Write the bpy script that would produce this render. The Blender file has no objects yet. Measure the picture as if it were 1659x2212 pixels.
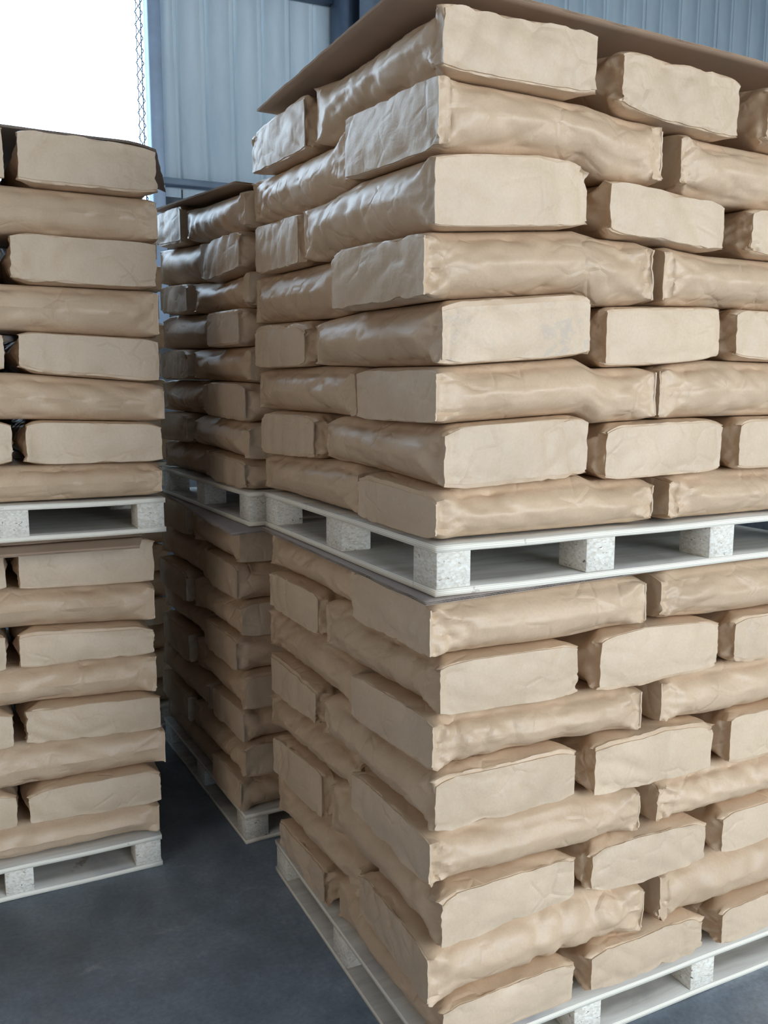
import bpy, math, random
import numpy as np
from mathutils import Matrix, Vector

C = bpy.context.scene
COL = C.collection
random.seed(7)

# ------------------------------------------------------------------ camera
cam_data = bpy.data.cameras.new('camera')
cam = bpy.data.objects.new('camera', cam_data)
COL.objects.link(cam)
_r = Vector((0.89192422, -0.45217866, 0.00237526))
_u = Vector((0.06141447, 0.12634113, 0.99008393))
_f = Vector((0.44799492, 0.88293396, -0.14045702))
m = Matrix(((_r.x, _u.x, -_f.x, -0.8517), (_r.y, _u.y, -_f.y, -1.4493), (_r.z, _u.z, -_f.z, 1.5179), (0, 0, 0, 1)))
cam.matrix_world = m
cam_data.sensor_fit = 'VERTICAL'
cam_data.sensor_height = 24.0
cam_data.lens = 24.0 * 1880.36 / 2212.0
cam_data.clip_start = 0.05
cam_data.clip_end = 300
C.camera = cam

# ------------------------------------------------------------------ world / light / exposure
W = bpy.data.worlds.new('daylight')
C.world = W
W.use_nodes = True
bg = W.node_tree.nodes['Background']
bg.inputs['Color'].default_value = (0.60, 0.79, 1.0, 1)
bg.inputs['Strength'].default_value = 7.2


def area(name, loc, target, sx, sy, power, color):
    d = bpy.data.lights.new(name, 'AREA')
    d.shape = 'RECTANGLE'
    d.size = sx
    d.size_y = sy
    d.energy = power
    d.color = color
    o = bpy.data.objects.new(name, d)
    COL.objects.link(o)
    o.location = loc
    o.rotation_euler = (Vector(target) - Vector(loc)).to_track_quat('-Z', 'Y').to_euler()
    return o


area('front_doorway_daylight', (2.3, -4.6, 2.1), (0.6, 0.0, 1.2), 4.2, 3.2, 160, (1.0, 0.945, 0.86))
area('side_fill_light', (-5.2, -2.6, 2.2), (0.0, 0.8, 1.2), 3.6, 3.0, 62, (1.0, 0.89, 0.76))  # added warm fill for the aisle faces; no doorway is built there

C.view_settings.view_transform = 'Standard'
C.view_settings.look = 'None'
C.view_settings.gamma = 1.0
C.view_settings.use_curve_mapping = False
C.view_settings.exposure = 0.14
C.cycles.max_bounces = 7
C.cycles.diffuse_bounces = 5
C.cycles.glossy_bounces = 3

# ------------------------------------------------------------------ noise in numpy


def _hash(ix, iy, iz, seed):
    h = (ix.astype(np.int64) * 374761393 + iy.astype(np.int64) * 668265263 + iz.astype(np.int64) * 2147483647 + seed * 1274126177) & 0xFFFFFFFF
    h = ((h ^ (h >> 13)) * 1274126177) & 0xFFFFFFFF
    h = ((h ^ (h >> 16)) * 2246822519) & 0xFFFFFFFF
    return ((h ^ (h >> 15)) & 0xFFFF) / 65535.0


def noise3(p, seed=0):
    """value noise in -1..1 for an (n, 3) array"""
    i = np.floor(p).astype(np.int64)
    f = p - i
    f = f * f * f * (f * (f * 6 - 15) + 10)
    r = 0
    for dx in (0, 1):
        wx = f[:, 0] if dx else 1 - f[:, 0]
        for dy in (0, 1):
            wy = f[:, 1] if dy else 1 - f[:, 1]
            for dz in (0, 1):
                wz = f[:, 2] if dz else 1 - f[:, 2]
                r = r + wx * wy * wz * _hash(i[:, 0] + dx, i[:, 1] + dy, i[:, 2] + dz, seed)
    return r * 2 - 1


def ridge(p, seed=0):
    """sharp creases: 0 on the crease, up to 1 away from it"""
    return np.minimum(np.abs(noise3(p, seed)) * 2.2, 1.0)


# ------------------------------------------------------------------ object helpers
def tag(o, label=None, cat=None, group=None, kind=None):
    if label:
        o['label'] = label
    if cat:
        o['category'] = cat
    if group:
        o['group'] = group
    if kind:
        o['kind'] = kind
    return o


def np_mesh(name, V, quads, smooth=True, sharp=None):
    me = bpy.data.meshes.new(name)
    V = np.asarray(V, dtype=np.float32)
    Q = np.asarray(quads, dtype=np.int32)
    me.vertices.add(len(V))
    me.vertices.foreach_set('co', V.ravel())
    n = len(Q)
    me.loops.add(n * 4)
    me.loops.foreach_set('vertex_index', Q.ravel())
    me.polygons.add(n)
    me.polygons.foreach_set('loop_start', np.arange(0, n * 4, 4, dtype=np.int32))
    me.polygons.foreach_set('loop_total', np.full(n, 4, dtype=np.int32))
    if smooth:
        me.polygons.foreach_set('use_smooth', np.ones(n, dtype=bool))
    me.update(calc_edges=True)
    if sharp is not None:
        me.set_sharp_from_angle(angle=sharp)
    me.validate()
    return me


def link(name, me, mat, parent=None, loc=None, rotz=0.0):
    o = bpy.data.objects.new(name, me)
    COL.objects.link(o)
    if me is not None and mat is not None and len(me.materials) == 0:
        me.materials.append(mat)
    if parent is not None:
        o.parent = parent
    if loc is not None:
        o.location = loc
    o.rotation_euler = (0, 0, rotz)
    return o


class MB:
    """collects boxes and tubes into one mesh"""

    def __init__(self):
        self.v = []
        self.q = []

    def box(self, x0, x1, y0, y1, z0, z1, ch=0.0):
        n = len(self.v)
        if ch <= 0:
            self.v += [(x0, y0, z0), (x1, y0, z0), (x1, y1, z0), (x0, y1, z0), (x0, y0, z1), (x1, y0, z1), (x1, y1, z1), (x0, y1, z1)]
            for a in ((3, 2, 1, 0), (4, 5, 6, 7), (0, 1, 5, 4), (1, 2, 6, 5), (2, 3, 7, 6), (3, 0, 4, 7)):
                self.q.append(tuple(n + k for k in a))
            return self
        # chamfered on the vertical and horizontal edges: three rings per end
        rings = []
        for z, i in ((z0, ch), (z0 + ch, 0), (z1 - ch, 0), (z1, ch)):
            c = ch
            a0, a1, b0, b1 = x0 + i, x1 - i, y0 + i, y1 - i
            rings.append([(a0 + c, b0, z), (a1 - c, b0, z), (a1, b0 + c, z), (a1, b1 - c, z), (a1 - c, b1, z), (a0 + c, b1, z), (a0, b1 - c, z), (a0, b0 + c, z)])
        for r in rings:
            self.v += r
        for k in range(3):
            for j in range(8):
                a = n + k * 8 + j
                b = n + k * 8 + (j + 1) % 8
                self.q.append((a, b, b + 8, a + 8))
        t = n + 24
        self.q += [(t, t + 1, t + 2, t + 3), (t, t + 3, t + 4, t + 7), (t + 4, t + 5, t + 6, t + 7)]
        self.q += [(n + 3, n + 2, n + 1, n), (n + 7, n + 4, n + 3, n), (n + 7, n + 6, n + 5, n + 4)]
        return self

    def bar(self, p, q, w, t):
        """rectangular bar from p to q, w across and t thick"""
        p = Vector(p)
        q = Vector(q)
        d = (q - p).normalized()
        s = d.cross(Vector((0, 1, 0)))
        if s.length < 1e-4:
            s = d.cross(Vector((1, 0, 0)))
        s.normalize()
        n2 = d.cross(s)
        n = len(self.v)
        for e in (p, q):
            for a, b in ((-1, -1), (1, -1), (1, 1), (-1, 1)):
                self.v.append(tuple(e + s * (a * w / 2) + n2 * (b * t / 2)))
        for a in ((3, 2, 1, 0), (4, 5, 6, 7), (0, 1, 5, 4), (1, 2, 6, 5), (2, 3, 7, 6), (3, 0, 4, 7)):
            self.q.append(tuple(n + k for k in a))
        return self

    def mesh(self, name, smooth=False):
        return np_mesh(name, self.v, self.q, smooth)


# ------------------------------------------------------------------ materials
def new_mat(name):
    m = bpy.data.materials.new(name)
    m.use_nodes = True
    nt = m.node_tree
    b = nt.nodes['Principled BSDF']
    return m, nt, b


def nd(nt, typ, **kw):
    n = nt.nodes.new(typ)
    for k, v in kw.items():
        if k.startswith('_'):
            setattr(n, k[1:], v)
        else:
            n.inputs[k.replace('__', ' ')].default_value = v
    return n


def ramp(nt, fac, stops):
    r = nt.nodes.new('ShaderNodeValToRGB')
    while len(r.color_ramp.elements) < len(stops):
        r.color_ramp.elements.new(0.5)
    for e, (p, c) in zip(r.color_ramp.elements, stops):
        e.position = p
        e.color = (*c, 1) if len(c) == 3 else c
    nt.links.new(fac, r.inputs['Fac'])
    return r.outputs['Color']


def mixc(nt, fac, a, b, mode='MIX'):
    x = nt.nodes.new('ShaderNodeMix')
    x.data_type = 'RGBA'
    x.blend_type = mode
    for sock, val in ((x.inputs['Factor'], fac), (x.inputs[6], a), (x.inputs[7], b)):
        if isinstance(val, (int, float)):
            sock.default_value = val
        elif isinstance(val, tuple):
            sock.default_value = (*val, 1)
        else:
            nt.links.new(val, sock)
    return x.outputs[2]


def math_n(nt, op, a, b=None):
    x = nt.nodes.new('ShaderNodeMath')
    x.operation = op
    for i, v in enumerate((a, b)):
        if v is None:
            continue
        if isinstance(v, (int, float)):
            x.inputs[i].default_value = v
        else:
            nt.links.new(v, x.inputs[i])
    return x.outputs[0]


def coords(nt, scale=(1, 1, 1)):
    t = nt.nodes.new('ShaderNodeTexCoord')
    mp = nt.nodes.new('ShaderNodeMapping')
    mp.inputs['Scale'].default_value = scale
    nt.links.new(t.outputs['Object'], mp.inputs['Vector'])
    # each object gets its own piece of the pattern
    oi = nt.nodes.new('ShaderNodeObjectInfo')
    mul = math_n(nt, 'MULTIPLY', oi.outputs['Random'], 37.0)
    nt.links.new(mul, mp.inputs['Location'])
    return mp.outputs['Vector'], oi


def noise_n(nt, vec, scale, detail=4, rough=0.55, dist=0.0):
    n = nt.nodes.new('ShaderNodeTexNoise')
    n.inputs['Scale'].default_value = scale
    n.inputs['Detail'].default_value = detail
    n.inputs['Roughness'].default_value = rough
    n.inputs['Distortion'].default_value = dist
    nt.links.new(vec, n.inputs['Vector'])
    return n.outputs['Fac']


def kraft(name, base, smudge=False, rough=0.47):
    m, nt, b = new_mat(name)
    vec, oi = coords(nt)
    big = noise_n(nt, vec, 7, 4)
    fine = noise_n(nt, vec, 160, 3, 0.7)
    lo = tuple(c * 0.93 for c in base)
    hi = tuple(min(1, c * 1.06) for c in base)
    col = ramp(nt, big, [(0.3, lo), (0.7, hi)])
    col = mixc(nt, 0.10, col, ramp(nt, fine, [(0.35, (0.55, 0.5, 0.45)), (0.65, (1.2, 1.2, 1.2))]), 'MULTIPLY')
    # each sack is cut from a slightly different roll
    tone = ramp(nt, oi.outputs['Random'], [(0.0, (0.94, 0.92, 0.90)), (0.5, (1.0, 1.0, 1.0)), (1.0, (1.04, 1.03, 1.02))])
    col = mixc(nt, 1.0, col, tone, 'MULTIPLY')
    if smudge:
        s1 = noise_n(nt, vec, 42, 5, 0.75, 0.6)
        s2 = noise_n(nt, vec, 9, 2, 0.5)
        f = math_n(nt, 'MULTIPLY', ramp(nt, s1, [(0.50, (0, 0, 0)), (0.60, (1, 1, 1))]), ramp(nt, s2, [(0.42, (0, 0, 0)), (0.58, (1, 1, 1))]))
        f = math_n(nt, 'MULTIPLY', f, 0.28)
        col = mixc(nt, f, col, (0.30, 0.31, 0.33))
    nt.links.new(col, b.inputs['Base Color'])
    b.inputs['Roughness'].default_value = rough
    b.inputs['Specular IOR Level'].default_value = 0.5
    # fine paper crumple
    vo = nt.nodes.new('ShaderNodeTexVoronoi')
    vo.feature = 'DISTANCE_TO_EDGE'
    vo.inputs['Scale'].default_value = 15
    nt.links.new(vec, vo.inputs['Vector'])
    cr = ramp(nt, vo.outputs['Distance'], [(0.0, (0, 0, 0)), (0.10, (1, 1, 1))])
    msk = ramp(nt, noise_n(nt, vec, 8, 2), [(0.48, (0, 0, 0)), (0.62, (1, 1, 1))])
    cr = math_n(nt, 'MULTIPLY', math_n(nt, 'SUBTRACT', cr, 1.0), msk)
    n2 = noise_n(nt, vec, 90, 3, 0.6)
    n3 = noise_n(nt, vec, 24, 3, 0.5, 0.5)
    h = math_n(nt, 'ADD', math_n(nt, 'MULTIPLY', cr, 0.28), math_n(nt, 'MULTIPLY', n2, 0.10))
    h = math_n(nt, 'ADD', h, math_n(nt, 'MULTIPLY', n3, 0.45))
    bp = nt.nodes.new('ShaderNodeBump')
    bp.inputs['Strength'].default_value = 0.8
    bp.inputs['Distance'].default_value = 0.006
    nt.links.new(h, bp.inputs['Height'])
    nt.links.new(bp.outputs['Normal'], b.inputs['Normal'])
    return m


KRAFT = (0.585, 0.432, 0.292)
M_SACK = kraft('kraft_paper', KRAFT)
M_PATCH = kraft('kraft_paper_end', (0.605, 0.470, 0.332), rough=0.52)
M_PATCH_SMUDGE = kraft('kraft_paper_end_smudged', (0.605, 0.470, 0.332), smudge=True, rough=0.52)


def wood_face(name, base, rough=0.6):
    m, nt, b = new_mat(name)
    vec, oi = coords(nt, (1, 6, 1))
    g = noise_n(nt, vec, 3.5, 6, 0.6, 0.8)
    col = ramp(nt, g, [(0.25, tuple(c * 0.72 for c in base)), (0.55, base), (0.8, tuple(min(1, c * 1.12) for c in base))])
    vec2, _ = coords(nt)
    st = noise_n(nt, vec2, 2.2, 3, 0.5, 0.3)
    col = mixc(nt, ramp(nt, st, [(0.58, (0, 0, 0)), (0.72, (0.5, 0.5, 0.5))]), col, (0.30, 0.29, 0.30))
    nt.links.new(col, b.inputs['Base Color'])
    b.inputs['Roughness'].default_value = rough
    return m


def ply_edge(name, spots=()):
    """plywood: plies on the edges, face veneer on the flat sides"""
    m, nt, b = new_mat(name)
    t = nt.nodes.new('ShaderNodeTexCoord')
    sep = nt.nodes.new('ShaderNodeSeparateXYZ')
    nt.links.new(t.outputs['Object'], sep.inputs[0])
    vec, oi = coords(nt)
    wob = noise_n(nt, vec, 14, 3)
    z = math_n(nt, 'ADD', math_n(nt, 'MULTIPLY', sep.outputs['Z'], 250.0), math_n(nt, 'MULTIPLY', wob, 0.5))
    saw = math_n(nt, 'FRACT', z)
    line = ramp(nt, saw, [(0.0, (0.50, 0.44, 0.34)), (0.14, (0.84, 0.80, 0.68)), (0.8, (0.90, 0.87, 0.77)), (1.0, (0.60, 0.54, 0.44))])
    flecks = noise_n(nt, vec, 26, 4, 0.65)
    line = mixc(nt, ramp(nt, flecks, [(0.66, (0, 0, 0)), (0.74, (0.7, 0.7, 0.7))]), line, (0.34, 0.28, 0.24))
    vg, _ = coords(nt, (1, 7, 1))
    g = noise_n(nt, vg, 3.0, 6, 0.6, 0.8)
    face = ramp(nt, g, [(0.25, (0.40, 0.37, 0.33)), (0.55, (0.56, 0.54, 0.49)), (0.8, (0.66, 0.64, 0.58))])
    st = noise_n(nt, vec, 3.2, 4, 0.55, 0.5)
    face = mixc(nt, ramp(nt, st, [(0.56, (0, 0, 0)), (0.70, (0.6, 0.6, 0.6))]), face, (0.24, 0.24, 0.26))
    for (px_, py_, rx_, ry_, ang_, colr_, amt_) in spots:
        mp = nt.nodes.new('ShaderNodeMapping')
        mp.vector_type = 'TEXTURE'
        mp.inputs['Location'].default_value = (px_, py_, 0)
        mp.inputs['Rotation'].default_value = (0, 0, ang_)
        mp.inputs['Scale'].default_value = (rx_, ry_, 1)
        nt.links.new(t.outputs['Object'], mp.inputs['Vector'])
        ln = nt.nodes.new('ShaderNodeVectorMath')
        ln.operation = 'LENGTH'
        nt.links.new(mp.outputs['Vector'], ln.inputs[0])
        dd = math_n(nt, 'ADD', ln.outputs['Value'], math_n(nt, 'MULTIPLY', noise_n(nt, vec, 30, 4, 0.7), 1.3))
        face = mixc(nt, ramp(nt, dd, [(0.70, (amt_, amt_, amt_)), (1.0, (0, 0, 0))]), face, colr_)
    geo = nt.nodes.new('ShaderNodeNewGeometry')
    sn = nt.nodes.new('ShaderNodeSeparateXYZ')
    nt.links.new(geo.outputs['True Normal'], sn.inputs[0])
    up = math_n(nt, 'GREATER_THAN', math_n(nt, 'ABSOLUTE', sn.outputs['Z']), 0.7)
    col = mixc(nt, up, line, face)
    nt.links.new(col, b.inputs['Base Color'])
    b.inputs['Roughness'].default_value = 0.62
    bp = nt.nodes.new('ShaderNodeBump')
    bp.inputs['Strength'].default_value = 0.35
    bp.inputs['Distance'].default_value = 0.001
    nt.links.new(flecks, bp.inputs['Height'])
    nt.links.new(bp.outputs['Normal'], b.inputs['Normal'])
    return m


def chipboard():
    m, nt, b = new_mat('chipboard')
    vec, oi = coords(nt, (1, 1, 1.8))
    v = nt.nodes.new('ShaderNodeTexVoronoi')
    v.inputs['Scale'].default_value = 130
    v.inputs['Randomness'].default_value = 1.0
    nt.links.new(vec, v.inputs['Vector'])
    chips = ramp(nt, v.outputs['Color'], [(0.1, (0.62, 0.57, 0.48)), (0.5, (0.74, 0.71, 0.63)), (0.9, (0.83, 0.81, 0.74))])
    sp = noise_n(nt, vec, 70, 3, 0.6, 0.8)
    col = mixc(nt, ramp(nt, sp, [(0.30, (1, 1, 1)), (0.34, (0, 0, 0))]), chips, (0.16, 0.12, 0.10))
    nt.links.new(col, b.inputs['Base Color'])
    b.inputs['Roughness'].default_value = 0.8
    bp = nt.nodes.new('ShaderNodeBump')
    bp.inputs['Strength'].default_value = 0.5
    bp.inputs['Distance'].default_value = 0.0015
    nt.links.new(v.outputs['Distance'], bp.inputs['Height'])
    nt.links.new(bp.outputs['Normal'], b.inputs['Normal'])
    return m


def plain(name, base, rough=0.6, var=0.08, scale=6, metal=0.0, bump=0.0):
    m, nt, b = new_mat(name)
    vec, oi = coords(nt)
    g = noise_n(nt, vec, scale, 5, 0.6)
    col = ramp(nt, g, [(0.3, tuple(c * (1 - var) for c in base)), (0.7, tuple(min(1, c * (1 + var)) for c in base))])
    nt.links.new(col, b.inputs['Base Color'])
    b.inputs['Roughness'].default_value = rough
    b.inputs['Metallic'].default_value = metal
    if bump:
        bp = nt.nodes.new('ShaderNodeBump')
        bp.inputs['Strength'].default_value = bump
        bp.inputs['Distance'].default_value = 0.003
        nt.links.new(g, bp.inputs['Height'])
        nt.links.new(bp.outputs['Normal'], b.inputs['Normal'])
    return m


def concrete_floor():
    m, nt, b = new_mat('floor_concrete')
    t = nt.nodes.new('ShaderNodeTexCoord')
    vec = t.outputs['Object']
    n1 = noise_n(nt, vec, 1.6, 7, 0.62, 0.4)
    n2 = noise_n(nt, vec, 9, 6, 0.65)
    n3 = noise_n(nt, vec, 75, 4, 0.7)
    mp = nt.nodes.new('ShaderNodeMapping')
    mp.inputs['Rotation'].default_value = (0, 0, 0.55)
    mp.inputs['Scale'].default_value = (2.6, 9, 1)
    nt.links.new(vec, mp.inputs['Vector'])
    n4 = noise_n(nt, mp.outputs['Vector'], 1.3, 6, 0.7, 0.6)
    col = ramp(nt, n1, [(0.36, (0.13, 0.165, 0.21)), (0.52, (0.20, 0.25, 0.31)), (0.68, (0.30, 0.35, 0.41))])
    col = mixc(nt, 0.55, col, ramp(nt, n2, [(0.3, (0.62, 0.62, 0.62)), (0.7, (1.35, 1.35, 1.35))]), 'MULTIPLY')
    col = mixc(nt, 0.5, col, ramp(nt, n3, [(0.3, (0.65, 0.65, 0.65)), (0.72, (1.35, 1.35, 1.35))]), 'MULTIPLY')
    # scuffed dusty streaks
    col = mixc(nt, ramp(nt, n4, [(0.60, (0, 0, 0)), (0.78, (0.55, 0.55, 0.55))]), col, (0.58, 0.62, 0.66))
    nt.links.new(col, b.inputs['Base Color'])
    nt.links.new(ramp(nt, n2, [(0.3, (0.42, 0.42, 0.42)), (0.7, (0.6, 0.6, 0.6))]), b.inputs['Roughness'])
    bp = nt.nodes.new('ShaderNodeBump')
    bp.inputs['Strength'].default_value = 0.25
    bp.inputs['Distance'].default_value = 0.002
    nt.links.new(n3, bp.inputs['Height'])
    nt.links.new(bp.outputs['Normal'], b.inputs['Normal'])
    return m


def panel_mat():
    m, nt, b = new_mat('painted_steel_sheet')
    vec, oi = coords(nt, (1, 1, 0.25))
    g = noise_n(nt, vec, 5, 6, 0.65, 0.3)
    col = ramp(nt, g, [(0.25, (0.60, 0.75, 0.86)), (0.5, (0.70, 0.85, 0.94)), (0.75, (0.77, 0.90, 0.96))])
    v2, _ = coords(nt)
    s = noise_n(nt, v2, 11, 5, 0.7)
    col = mixc(nt, ramp(nt, s, [(0.68, (0, 0, 0)), (0.76, (0.5, 0.5, 0.5))]), col, (0.22, 0.27, 0.34))
    nt.links.new(col, b.inputs['Base Color'])
    b.inputs['Roughness'].default_value = 0.5
    return m


M_PLY = ply_edge('plywood')
M_PLY_RED = ply_edge('plywood_with_red_mark', [(0.344, 0.175, 0.060, 0.020, -1.3, (0.42, 0.13, 0.09), 0.8)])
M_PLY_BROWN = ply_edge('plywood_with_brown_stain', [(0.965, 0.095, 0.055, 0.12, -0.5, (0.16, 0.10, 0.06), 0.8)])
M_CHIP = chipboard()
M_FLOOR = concrete_floor()
M_PANEL = panel_mat()
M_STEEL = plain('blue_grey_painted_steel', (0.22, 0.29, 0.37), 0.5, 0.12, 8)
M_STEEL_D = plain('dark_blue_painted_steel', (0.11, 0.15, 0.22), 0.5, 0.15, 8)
M_CARD = plain('brown_corrugated_board', (0.40, 0.285, 0.20), 0.75, 0.07, 5)
M_CARD_G = plain('grey_brown_corrugated_board', (0.34, 0.29, 0.26), 0.7, 0.08, 5)
M_FLUTE = plain('board_fluting', (0.30, 0.25, 0.20), 0.85, 0.2, 60)
M_WALLB = plain('rough_grey_masonry', (0.17, 0.19, 0.21), 0.85, 0.25, 9, bump=0.5)
M_CEIL = plain('grey_roof_sheet', (0.30, 0.33, 0.36), 0.6, 0.1, 3)
M_WALLS = plain('side_wall_sheet', (0.42, 0.48, 0.52), 0.6, 0.08, 3)
M_YARD = plain('yard_concrete', (0.42, 0.42, 0.41), 0.9, 0.1, 2)
M_JAMB = plain('light_blue_painted_steel', (0.40, 0.52, 0.68), 0.5, 0.1, 6)
M_GATE = plain('galvanised_steel', (0.20, 0.25, 0.29), 0.45, 0.1, 20, metal=0.3)

# ------------------------------------------------------------------ the setting
fl = MB().box(-7, 13, -6.6, 6.2, -0.12, 0.0).mesh('floor')
tag(link('floor', fl, M_FLOOR), kind='structure')
yd = MB().box(-60, 60, -60, 60, -0.30, -0.13).mesh('ground')
tag(link('ground', yd, M_YARD), kind='structure')

WA = math.radians(-3.5)          # the back wall stands a little skew to the stacks
WO = Vector((1.02658, 5.14241, 0))


def wall_parent(name):
    e = bpy.data.objects.new(name, None)
    COL.objects.link(e)
    e.location = WO
    e.rotation_euler = (0, 0, WA)
    return tag(e, kind='structure')


WALL = wall_parent('wall_back')
RIB = 0.2127


def sheet_mesh(s0, ribs, z0, z1):
    """one profiled steel sheet: flat pans with small trapezoid ribs standing proud, edge lap at the first rib"""
    prof = [(s0, -0.002), (s0 + 0.004, 0.026), (s0 + 0.018, 0.026), (s0 + 0.026, 0.0)]
    for k in range(1, ribs):
        c = s0 + k * RIB
        prof += [(c - 0.046, 0.0), (c - 0.040, 0.006), (c - 0.032, 0.006), (c - 0.026, 0.0),
                 (c - 0.010, 0.0), (c - 0.003, 0.024), (c + 0.012, 0.024), (c + 0.020, 0.0)]
    c = s0 + ribs * RIB
    prof += [(c - 0.046, 0.0), (c - 0.040, 0.006), (c - 0.032, 0.006), (c - 0.026, 0.0), (c - 0.001, 0.0)]
    V, Q = [], []
    n = len(prof)
    for z in (z0, z1):
        V += [(x, y, z) for x, y in prof] + [(x, y + 0.003, z) for x, y in prof]
    for i in range(n - 1):
        Q.append((i, i + 1, 2 * n + i + 1, 2 * n + i))
        Q.append((n + i + 1, n + i, 3 * n + i, 3 * n + i + 1))
        Q.append((i + 1, i, n + i, n + i + 1))
        Q.append((2 * n + i, 2 * n + i + 1, 3 * n + i + 1, 3 * n + i))
    Q.append((n, 0, 2 * n, 3 * n))
    Q.append((n - 1, 2 * n - 1, 4 * n - 1, 3 * n - 1))
    return np_mesh('wall_panel', V, Q, smooth=False)


for i, (s0, ribs) in enumerate([(-0.335, 1)] + [(-0.205 + 0.829 * k, 4) for k in range(13)]):
    rr = ribs
    if i == 0:
        me = sheet_mesh(s0 + 0.005, 1, 2.9, 6.6)
        for v in me.vertices:
            v.co.x = s0 + (v.co.x - s0) * 0.615
    else:
        if s0 > 11.9:
            break
        me = sheet_mesh(s0, ribs, 2.9, 6.6)
    link('wall_panel', me, M_PANEL, WALL)
# sheets above and beyond the doorway on the other side
for k in range(3):
    link('wall_panel', sheet_mesh(-4.6 - 0.829 * (k + 1), 4, 2.9, 6.6), M_PANEL, WALL)
SILL = 1.9
link('masonry_base', MB().box(-0.41, 11.9, 0.02, 0.26, 0.0, 2.96).mesh('masonry_base'), M_WALLB, WALL)
link('masonry_base', MB().box(-4.50, -0.41, 0.02, 0.26, 0.0, SILL).mesh('masonry_base'), M_WALLB, WALL)
link('masonry_base', MB().box(-7.6, -4.50, 0.02, 0.26, 0.0, 2.96).mesh('masonry_base'), M_WALLB, WALL)

# girts and the steel column
g1 = wall_parent('trim_1')
link('web', MB().box(-0.34, 10.6, -0.075, -0.03, 2.972, 3.02, 0.004).mesh('web'), M_STEEL, g1)
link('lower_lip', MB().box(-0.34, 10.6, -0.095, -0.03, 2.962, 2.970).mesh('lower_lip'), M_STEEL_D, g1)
g2 = wall_parent('trim_2')
link('web', MB().box(1.22, 10.6, -0.13, -0.03, 4.45, 4.52, 0.004).mesh('web'), M_STEEL, g2)
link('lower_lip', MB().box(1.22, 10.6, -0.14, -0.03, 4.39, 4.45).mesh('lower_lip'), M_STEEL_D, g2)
g3 = wall_parent('trim_3')
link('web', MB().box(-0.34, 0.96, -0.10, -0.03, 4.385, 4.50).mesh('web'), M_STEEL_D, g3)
colm = wall_parent('column')
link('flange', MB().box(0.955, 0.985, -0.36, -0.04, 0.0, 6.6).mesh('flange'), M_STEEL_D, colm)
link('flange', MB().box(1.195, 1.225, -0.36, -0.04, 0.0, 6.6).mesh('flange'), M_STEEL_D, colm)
link('column_face', MB().box(1.06, 1.225, -0.38, -0.36, 0.0, 6.6).mesh('column_face'), M_STEEL, colm)
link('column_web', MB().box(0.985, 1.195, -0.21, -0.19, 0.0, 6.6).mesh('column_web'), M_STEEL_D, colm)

# doorway jamb, head and the folded lattice gate beside it
dr = wall_parent('window_1')
link('jamb', MB().box(-0.415, -0.325, -0.07, 0.20, SILL, 6.0, 0.006).mesh('jamb'), M_JAMB, dr)
link('jamb', MB().box(-4.60, -4.50, -0.07, 0.20, SILL, 6.0, 0.006).mesh('jamb'), M_STEEL, dr)
link('head', MB().box(-4.60, -0.325, -0.06, 0.18, 6.0, 6.6, 0.006).mesh('head'), M_STEEL, dr)
link('sill', MB().box(-4.60, -0.325, -0.09, 0.27, SILL + 0.002, SILL + 0.05, 0.006).mesh('sill'), M_STEEL, dr)

gate = bpy.data.objects.new('folding_grille', None)
COL.objects.link(gate)
gate.location = WO
gate.rotation_euler = (0, 0, WA)
tag(gate, 'folded steel lattice grille standing at the edge of the bright wall opening', 'grille')
link('post', MB().box(-0.438, -0.432, 0.10, 0.12, SILL + 0.051, 5.95).mesh('post'), M_GATE, gate)
link('post', MB().box(-0.468, -0.464, 0.10, 0.12, SILL + 0.051, 5.95).mesh('post'), M_GATE, gate)
b1 = MB().bar((-0.478, 0.095, 0.0), (-0.424, 0.095, 0.085), 0.0062, 0.003).mesh('lattice_bar')
b2 = MB().bar((-0.424, 0.090, 0.0), (-0.478, 0.090, 0.085), 0.0062, 0.003).mesh('lattice_bar')
for k in range(47):
    for bmesh_ in (b1, b2):
        o = link('lattice_bar', bmesh_, M_GATE, gate)
        o.location = (0, 0, SILL + 0.055 + k * 0.085)

# shell of the warehouse
tag(link('ceiling', MB().box(-7, 13, -6.6, 6.2, 6.6, 6.75).mesh('ceiling'), M_CEIL), kind='structure')
tag(link('wall_left', MB().box(-7.15, -7.0, -6.6, 6.2, 0, 6.6).mesh('wall_left'), M_WALLS), kind='structure')
tag(link('wall_right', MB().box(13.0, 13.15, -6.6, 6.2, 0, 6.6).mesh('wall_right'), M_WALLS), kind='structure')

# front wall behind the photographer, unseen; its loading doorway is narrowed to darken the aisle
wf = bpy.data.objects.new('wall_front', None)
COL.objects.link(wf)
wf['kind'] = 'structure'
link('wall_panel', MB().box(-7, -0.2, -6.75, -6.6, 0, 6.6).mesh('front_a'), M_WALLS, wf)
link('wall_panel', MB().box(4.3, 13, -6.75, -6.6, 0, 6.6).mesh('front_b'), M_WALLS, wf)
link('wall_panel', MB().box(-0.2, 4.3, -6.75, -6.6, 3.6, 6.6).mesh('front_c'), M_WALLS, wf)

# ------------------------------------------------------------------ pallets
LX, LY, BH, TH, BW, BD = 1.2, 1.007, 0.0759, 0.0145, 0.079, 0.0953
H = BH + 2 * TH
_blockmesh = MB().box(0, BW, 0, BD, 0, BH, 0.0015).mesh('block')


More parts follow.
